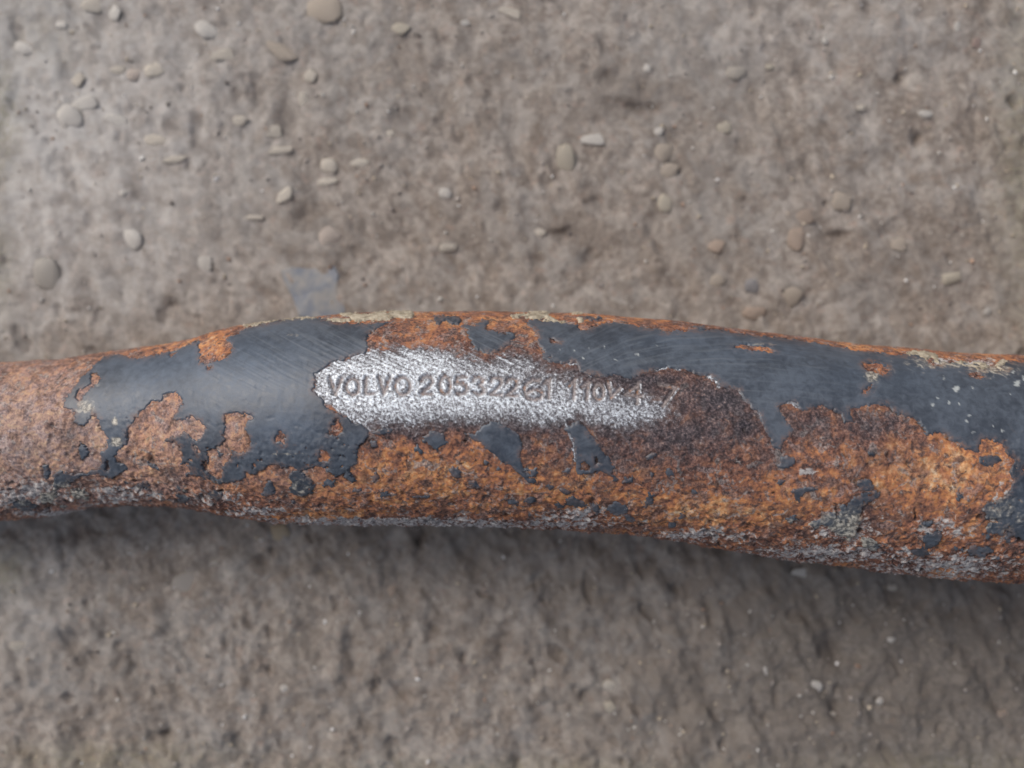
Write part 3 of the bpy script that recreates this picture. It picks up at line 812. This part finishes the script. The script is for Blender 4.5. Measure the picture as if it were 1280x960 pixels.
dark = np.maximum(dark, blobs(px0, py0, [(900, 500, 90, 45, 1.0), (880, 540, 90, 40, .9), (800, 560, 70, 30, .65), (1010, 525, 50, 30, .75), (1090, 530, 70, 30, .85), (1100, 570, 60, 25, .55), (690, 545, 80, 18, .65), (560, 535, 90, 14, .55), (760, 455, 80, 20, .6), (950, 570, 30, 25, .6),
                        (85, 545, 16, 16, .6), (50, 560, 30, 14, .35), (215, 595, 14, 14, .7), (1085, 630, 22, 25, .7), (540, 410, 60, 10, .25), (640, 440, 50, 30, .6)]))
pale = blobs(px0, py0, [(1040, 692, 140, 15, .62), (1180, 707, 140, 20, .60), (880, 668, 80, 11, .62), (720, 645, 70, 12, .55), (690, 655, 120, 7, .6), (40, 616, 70, 22, .60), (150, 618, 80, 18, .52), (260, 624, 60, 14, .50), (1060, 660, 50, 26, .6), (1170, 660, 40, 20, .55), (350, 632, 40, 8, .4),
                        (470, 652, 170, 8, .72), (600, 655, 120, 7, .65), (320, 640, 60, 9, .6), (1008, 590, 13, 6, .85), (1260, 640, 30, 50, .5), (90, 640, 90, 6, .7), (1000, 440, 1, 1, 0), (1175, 452, 25, 6, .7), (1225, 455, 20, 8, .7)])
orange = blobs(px0, py0, [(560, 400, 120, 12, .6), (780, 395, 120, 8, .45), (220, 428, 120, 8, .6), (270, 435, 25, 15, .8), (520, 600, 160, 30, .75), (400, 645, 80, 10, .95), (880, 640, 110, 25, .85), (990, 620, 50, 30, .8), (1170, 590, 100, 50, .95), (1110, 585, 60, 40, .6), (1250, 655, 40, 14, 1.0),
                          (1100, 432, 60, 8, .6), (1200, 445, 90, 7, .4), (200, 560, 60, 50, .55), (700, 610, 100, 30, .7), (1180, 715, 25, 7, 1.0), (1060, 705, 20, 5, .8), (680, 410, 60, 10, .6), (1170, 680, 20, 10, .6)])
salmon = np.clip(blobs(px0, py0, [(20, 540, 130, 100, 1.0), (120, 540, 80, 80, .9), (230, 540, 90, 60, .8), (290, 535, 40, 30, .7), (360, 600, 60, 20, .4), (190, 590, 70, 40, .6)]), 0, 1)  # paler, pinker rust at left: the light there is put into the colour

# ------------------------------------------------------------------ stamped characters
def arc(cx, cy, rx, ry, a0=0, a1=360, n=16):
    return [(cx + rx * math.cos(math.radians(a0 + (a1 - a0) * i / n)), cy + ry * math.sin(math.radians(a0 + (a1 - a0) * i / n))) for i in range(n + 1)]


CHARS = [('letter', 'V', [[(412, 472), (418.5, 492.5), (426.6, 472)]], 1.0), ('letter', 'O', [arc(440.3, 482.8, 7.9, 10.3)], 1.0), ('letter', 'L', [[(457.6, 471.5), (456, 491.5), (466.6, 491.5)]], .95), ('letter', 'V', [[(474, 471), (479.5, 492), (487.4, 471)]], .95),
         ('letter', 'O', [arc(503, 482, 9.2, 11)], 1.0),
         ('digit', '2', [[(526.4, 476), (528.5, 471.5), (534, 469.7), (539.5, 472), (540.6, 476), (537.4, 481.7), (526.4, 491.7), (538.5, 492)]], .95), ('digit', '0', [arc(556, 481, 6.4, 11)], .95),
         ('digit', '5', [[(582, 470.5), (571.5, 471), (570.5, 479), (577, 478.6), (582, 481.5), (583, 486), (580.5, 491), (575, 493), (570, 490.5)]], .85), ('digit', '3', [[(591, 475), (593, 471.5), (597.5, 470.5), (603, 473), (603, 477.5), (598.5, 480.8), (604, 485), (604, 490), (599, 493), (592, 490)]], .8),
         ('digit', '2', [[(613.4, 476), (615.5, 472), (620.5, 470.7), (626, 473), (627, 477), (623, 483.5), (613, 492.5), (626, 493)]], .85), ('digit', '2', [[(633.4, 477), (635.5, 473.3), (640, 472), (645, 474), (646, 478.5), (643.5, 485), (632.5, 493.4), (645.5, 494)]], .95),
         ('digit', '6', [[(673, 475), (665, 474), (658.5, 478.5), (655.4, 485), (656.5, 493), (661, 498), (667, 499), (675, 497.5), (678.5, 492), (675, 486.5), (667, 486), (660, 490)]], .75), ('digit', '1', [[(680, 478.5), (686.5, 473.5), (685.5, 497.5)]], .7),
         ('digit', '1', [[(711, 482), (718, 474), (716.5, 498.5)]], .75), ('digit', '1', [[(728, 483), (735, 477), (733, 498.5)]], .7), ('digit', '0', [arc(748, 489.5, 6, 9.6)], .75), ('letter', 'V', [[(759.6, 477), (763.5, 497), (774.4, 485)]], .75),
         ('digit', '4', [[(796, 503.6), (797.4, 479), (781, 492.7), (802, 494.5)]], .85), ('digit', '7', [[(824, 479.5), (844.5, 484), (828, 507)]], .7)]
gdist = np.full(px.shape, 9.0, np.float32)
gdep = np.zeros(px.shape, np.float32)
gid = np.full(px.shape, -1, np.int32)
wx, wy = px0 + .7 * n25, py0 + .7 * n25b
for ci, (kd, ch, strokes, dep) in enumerate(CHARS):
    for st in strokes:
        for (x1, y1), (x2, y2) in zip(st[:-1], st[1:]):
            m = (px0 > min(x1, x2) - 10) & (px0 < max(x1, x2) + 10) & (py0 > min(y1, y2) - 10) & (py0 < max(y1, y2) + 10)
            ex, ey = x2 - x1, y2 - y1
            t = np.clip(((wx[m] - x1) * ex + (wy[m] - y1) * ey) / (ex * ex + ey * ey + 1e-9), 0, 1)
            d = np.hypot(wx[m] - x1 - t * ex, wy[m] - y1 - t * ey)
            old = gdist[m]
            cl = d < old
            gdist[m] = np.where(cl, d, old)
            gid[m] = np.where(cl, ci, gid[m]); gdep[m] = np.where(cl, dep, gdep[m])
gprof = sstep(3.9, 0.4, gdist) * gdep * (1 - back)
grim = np.exp(-((gdist - 4.9) / 1.1) ** 2) * gdep * (1 - back)

# polished rims, with a highlight painted in on the lower right of every character
rimd = np.full(px.shape, 9.0, np.float32)
rimw = np.zeros(px.shape, np.float32)
for ci, (kd, ch, strokes, dep) in enumerate(CHARS):
    for st in strokes:
        for (x1, y1), (x2, y2) in zip(st[:-1], st[1:]):
            x1, x2, y1, y2 = x1 + 3.6, x2 + 3.6, y1 + 1.2, y2 + 1.2
            m = (px0 > min(x1, x2) - 8) & (px0 < max(x1, x2) + 8) & (py0 > min(y1, y2) - 8) & (py0 < max(y1, y2) + 8)
            ex, ey = x2 - x1, y2 - y1
            t = np.clip(((wx[m] - x1) * ex + (wy[m] - y1) * ey) / (ex * ex + ey * ey + 1e-9), 0, 1)
            d = np.hypot(wx[m] - x1 - t * ex, wy[m] - y1 - t * ey)
            up = 0.55 + .45 * abs(ey) / (abs(ex) + abs(ey))
            rimw[m] = np.maximum(rimw[m], up * np.exp(-(d / 1.5) ** 2))
rimw *= sstep(1.6, 3.4, gdist) * (1 - back)
bare = np.clip(np.maximum(bare, rimw * np.where(px0 > 650, .95, .8)), 0, 1)

# ------------------------------------------------------------------ heights, mm
lam2 = fbm(PP, 2.2, 3, 3.3)
lam03 = noise(PP, 0.40, 71.0)
und = 0.20 * noise(PP, 13, 5.0)
lowband = sstep(-60, -8, py0 - np.interp(px0, [q[0] for q in BOTE], [q[1] for q in BOTE])).astype(np.float32)
rustzone = np.clip(1 - bare * 1.4, 0.12, 1) * (1 - .55 * sstep(420, 400, py0) * (px0 > 450))
lowrough = np.clip(low * 1.2 + blobs(px0, py0, [(60, 560, 120, 70, .55), (1120, 560, 150, 60, .5), (900, 560, 120, 50, .55), (190, 560, 60, 60, .7), (560, 590, 130, 40, .4)]), 0, 1.3)
lowrough = np.clip(np.maximum(lowrough, 1.1 * lowband), 0, 1.3)
rh = (0.17 + .28 * lowrough) * lam2 + (0.11 + .13 * lowrough) * lam06 + (.045 + .05 * lowrough) * lam03
holes = sstep(.34, .55, fbm(PP, 1.7, 2, 81.0)) * (0.25 + lowrough) * rustzone
slit = np.zeros(px.shape, np.float32)
for cx_, cy_, a_, b_ in [(60, 632, 7, 3), (252, 622, 5, 4), (282, 640, 6, 2), (696, 659, 7, 2), (935, 659, 5, 4), (890, 672, 7, 2), (1270, 717, 7, 3), (1238, 714, 9, 2.2), (1172, 712, 4, 2.6), (1072, 691, 7, 2), (1120, 699, 10, 1.7), (1145, 645, 1.6, 8), (1020, 697, 7, 2),
                         (815, 668, 5, 2), (1046, 640, 2, 9), (1074, 665, 4, 6), (70, 608, 3, 7), (540, 651, 12, 1.6), (134, 583, 3, 8), (190, 575, 6, 6), (257, 583, 3, 8), (968, 617, 3, 2), (580, 552, 2, 2), (508, 573, 2, 2), (930, 538, 2.2, 3.4), (640, 629, 5, 3), (740, 627, 4, 6), (900, 668, 8, 2)]:
    slit = np.maximum(slit, np.exp(-(((px - cx_) / a_) ** 2 + ((py - cy_) / b_) ** 2)))
rh = rh + lowband * (.22 * lam2 + .16 * np.maximum(lam06, 0))
core = und + rustzone * rh - .38 * holes - .55 * slit
core += .035 * bare * lam03 - 0.46 * gprof + .08 * grim
under = sstep(-0.4, 1.4, sd)
core = core * (1 - under) + (und - .08) * under
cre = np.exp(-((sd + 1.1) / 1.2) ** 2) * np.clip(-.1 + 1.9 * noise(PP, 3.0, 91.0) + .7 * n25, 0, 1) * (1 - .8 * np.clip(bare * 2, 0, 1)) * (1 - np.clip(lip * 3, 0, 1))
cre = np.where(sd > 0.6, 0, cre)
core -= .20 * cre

# brushed streaks in the coating: lines of constant psi
left_psi = py0 - .50 * px0
fx = np.array([600, 660, 720, 780, 840, 900, 960, 1040, 1300], float)
fy = np.concatenate([[0], np.cumsum(np.diff(fx) * np.array([-.8, -.6, -.42, -.22, -.06, .06, .12, .15]))])
right_psi = py0 - np.interp(px0, fx, fy)
wl = sstep(690, 650, px0 + .35 * (py0 - 430))
sk = wl * perlin(left_psi / 3.2, px0 / 60, 0 * px0 + 3) + (1 - wl) * perlin(right_psi / 3.0, px0 / 70, 0 * px0 + 9)
sk += .6 * (wl * perlin(left_psi / 1.6, px0 / 40, 0 * px0 + 13) + (1 - wl) * perlin(right_psi / 1.5, px0 / 45, 0 * px0 + 19))
skz = np.clip(blobs(px0, py0, [(440, 435, 130, 45, 1.0), (330, 440, 120, 50, .5), (820, 435, 160, 40, 1.0), (970, 460, 130, 50, .6), (620, 425, 60, 30, 1.0), (650, 560, 50, 40, .4), (740, 550, 30, 30, .5)]) + .08, 0, 1)
streak = np.clip(.5 + .75 * sk * skz, 0, 1)
bare = np.clip(bare + np.where(bare > .04, .28 * np.clip(sk, -1, 1) * skz * sstep(486, 462, py0), 0), 0, 1)
lump = np.clip(np.maximum(rough_paint, .65 * sstep(-1, 1, fl) * (1 - blobs(px0, py0, [(740, 560, 40, 40, 1), (630, 550, 50, 40, 1), (545, 550, 20, 14, .7)]))), 0, 1)
th = .19 + .04 * np.clip(noise(PP, 4.0, 101.0), -1, 1)
ptop = und + th + (.02 + .16 * lump) * lam2 + (.012 + .13 * lump) * lam06 + .07 * lump * lam03 + .012 * (streak - .5) * 2 + .02 * noise(PP, 1.5, 111.0)
dent = sstep(.42, .6, noise(PP, 1.3, 121.0)) * (.25 + lump)
ptop -= .13 * dent


def surf(h):
    return np.stack([X, YC + (R + h) * NY, ZC + (R + h) * NZ], -1).reshape(-1, 3)


# ------------------------------------------------------------------ tube parts
tube = link(bpy.data.objects.new('rusty_tube', None))
tube.empty_display_size = 0.02
tube['label'] = 'bent rusty steel tube with peeling slate-grey paint and a scraped stamped patch'
tube['category'] = 'steel tube'

ui, vj = np.meshgrid(np.arange(nu - 1), np.arange(nph), indexing='ij')
vj1 = (vj + 1) % nph
FC = np.stack([ui * nph + vj, ui * nph + vj1, (ui + 1) * nph + vj1, (ui + 1) * nph + vj], -1).reshape(-1, 4)
CV = surf(core)
CN = grid_normals(CV, nu, nph, wrap=True)
test = CN.reshape(nu, nph, 3)[nu // 2, 185]
if test[2] < 0:
    CN = -CN
# face winding to match: face normal of one top face must point up
f0 = FC.reshape(nu - 1, nph, 4)[nu // 2, 185]
if np.cross(CV[f0[1]] - CV[f0[0]], CV[f0[2]] - CV[f0[0]])[2] < 0:
    FC = FC[:, ::-1]
za = np.stack([bare, dark, pale, orange], -1).reshape(-1, 4)
up_ = sstep(492, 450, py0)
gr = .5 + .5 * np.clip((1.3 * lam03 + .5 * noise(PP, .25, 131.0)) * (1 - .15 * up_) + .38 * up_ * sk, -1, 1)
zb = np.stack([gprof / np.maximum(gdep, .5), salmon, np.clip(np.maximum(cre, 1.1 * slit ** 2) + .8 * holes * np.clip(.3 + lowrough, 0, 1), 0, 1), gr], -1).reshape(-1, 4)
attrs = {'zone_a': za, 'zone_b': zb}
region = np.zeros(len(FC), np.int32)
bf_ = (bsd.ravel()[FC].mean(1) > 1.5) & (sd.ravel()[FC].max(1) < .4) & (back.ravel()[FC].max(1) < .1)
region[bf_] = 1
gm = (gdist.ravel()[FC].mean(1) < 3.4)
region[gm] = 2 + gid.ravel()[FC[:, 0]][gm]
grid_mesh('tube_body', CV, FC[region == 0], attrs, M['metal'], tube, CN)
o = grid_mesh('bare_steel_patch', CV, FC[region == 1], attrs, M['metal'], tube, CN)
o['label'] = 'scraped bright steel patch with stamped characters'
for ci, (kd, ch, st, dep) in enumerate(CHARS):
    f = FC[region == 2 + ci]
    if len(f):
        o = grid_mesh('stamped_' + kd, CV, f, attrs, M['metal'], tube, CN)
        o['label'] = 'stamped %s %s' % (kd, ch)
# end faces
for side, row in ((-1, 0), (1, nu - 1)):
    ring = CV.reshape(nu, nph, 3)[row]
    bm = bmesh.new()
    vo = [bm.verts.new(tuple(p * MM)) for p in ring]
    c0 = ring.mean(0)
    vi = [bm.verts.new(tuple((c0 + (p - c0) * .78) * MM)) for p in ring]
    vd = [bm.verts.new(tuple((c0 + (p - c0) * .78 + np.array([-side * 30, 0, 0])) * MM)) for p in ring]
    for i in range(nph):
        j = (i + 1) % nph
        bm.faces.new((vo[i], vo[j], vi[j], vi[i])); bm.faces.new((vi[i], vi[j], vd[j], vd[i]))
    bm.faces.new(vd)
    bmesh.ops.recalc_face_normals(bm, faces=bm.faces)
    me = bpy.data.meshes.new('cut_end')
    bm.to_mesh(me); bm.free()
    me.materials.append(M['metal'])
    link(bpy.data.objects.new('cut_end', me), tube)


# sheets that lie on the steel: their rims dip under the steel surface, so the visible edge is the true contour
def sheet(name, tiny_name, s, top, zone, mat, big_min, tiny_label=None):
    k = sstep(-.9, .45, s)
    h = (core - .12) * (1 - k) + top * k
    V = surf(h)
    cell = s.ravel()[FC].max(1) > -1.0
    lab = label_cells(cell.reshape(nu - 1, nph)).ravel()
    ids, cnt = np.unique(lab[lab >= 0], return_counts=True)
    solid = s.ravel()[FC].max(1) > .25
    tiny = []
    objs = []
    at_ = {'zone_p': zone, 'zone_q': zq}
    n_ = grid_normals(V, nu, nph, wrap=True)
    order = ids[np.argsort(-cnt)]
    for q in order:
        sel = lab == q
        c = int((sel & solid).sum())
        if c == 0:
            continue
        if c >= big_min and len(objs) < 280:
            objs.append(grid_mesh(name, V, FC[sel], at_, mat, tube))
        else:
            tiny.append(np.nonzero(sel)[0])
    if tiny:
        o = grid_mesh(tiny_name, V, FC[np.concatenate(tiny)], at_, mat, tube)
        o['kind'] = 'stuff'
    return objs


dust = np.clip(blobs(px0, py0, [(108, 508, 14, 12, .75), (122, 482, 12, 5, .5), (143, 528, 6, 8, .8), (146, 552, 9, 8, .9), (1070, 665, 70, 40, .75), (1040, 640, 20, 20, .4), (1250, 640, 50, 50, .45), (100, 620, 120, 22, .75), (360, 567, 30, 2.5, .6), (1180, 455, 70, 9, .65), (1240, 462, 50, 14, .6),
                                (365, 420, 10, 3, .5), (1090, 472, 12, 8, .8), (950, 433, 30, 6, .4), (200, 560, 60, 40, .15), (250, 610, 80, 16, .5), (375, 610, 40, 20, .45), (1130, 465, 60, 8, .35), (1235, 575, 14, 7, .3), (700, 400, 60, 4, .2), (1000, 655, 60, 12, .6)]), 0, 1)
speck = np.zeros(px.shape, np.float32)
for cx_, cy_, r_ in [(1194.5, 487, 4), (1271, 480, 4.5), (1267, 466, 2.5), (1216, 485, 2), (1171, 498, 1.8), (1165, 507, 3.4), (1162, 505, 1.5), (1199, 506, 2), (1186, 504, 1.6), (1208, 527, 2.4), (1253, 539, 1.8), (1217, 541, 1.6), (1261, 493, 2), (1210, 521, 1.6), (1240, 533, 1.2),
                     (1280, 474, 3), (1180, 473, 1.5), (718, 439, 1.2), (796, 444, 1.6), (728, 448, 2), (700, 438, 1), (735, 436, 1), (770, 452, 1), (755, 434, 1), (820, 433, 1), (640 + 250 / 4, 468, 2)]:
    speck = np.maximum(speck, sstep(.85 * r_ + .8, .55 * r_ - .6, np.hypot(px - cx_, py - cy_)))
zp = np.stack([streak, dust, speck, lump], -1).reshape(-1, 4)
sheen_tint = np.clip(blobs(px0, py0, [(290, 470, 110, 50, .8), (350, 520, 60, 40, .6), (200, 470, 70, 40, .65), (150, 510, 40, 50, .5), (960, 440, 80, 14, .4), (1090, 470, 120, 25, .32), (860, 425, 90, 14, .35), (640, 560, 30, 30, .15)]) * (1 + .9 * fbm(PP, 9, 3, 151.0)), 0, 1)  # where the sky sheen is painted in, strongest at left
edge_stain = np.exp(-(np.maximum(sd, 0) / 4.5) ** 2) * np.clip(.5 + 1.2 * noise(PP, 5, 161.0), 0, 1)
edge_chip = np.exp(-((sd - .8) / .8) ** 2) * np.clip(.2 + 1.5 * noise(PP, 3.5, 171.0), 0, 1)
zq = np.stack([sheen_tint, edge_stain, edge_chip, sheen_tint * 0 + 1], -1).reshape(-1, 4)
coats = sheet('paint_flake', 'paint_crumbs', sd, ptop, zp, M['paint'], 24)
for o in coats[:2]:
    o.name = 'paint_coat'
prim = sheet('primer_flake', 'primer_crumbs', crm, und + th + .10 + .06 * lam2 + .04 * lam06, zp, M['primer'], 24)
print('parts', len(coats), len(prim), 'verts', nu * nph)
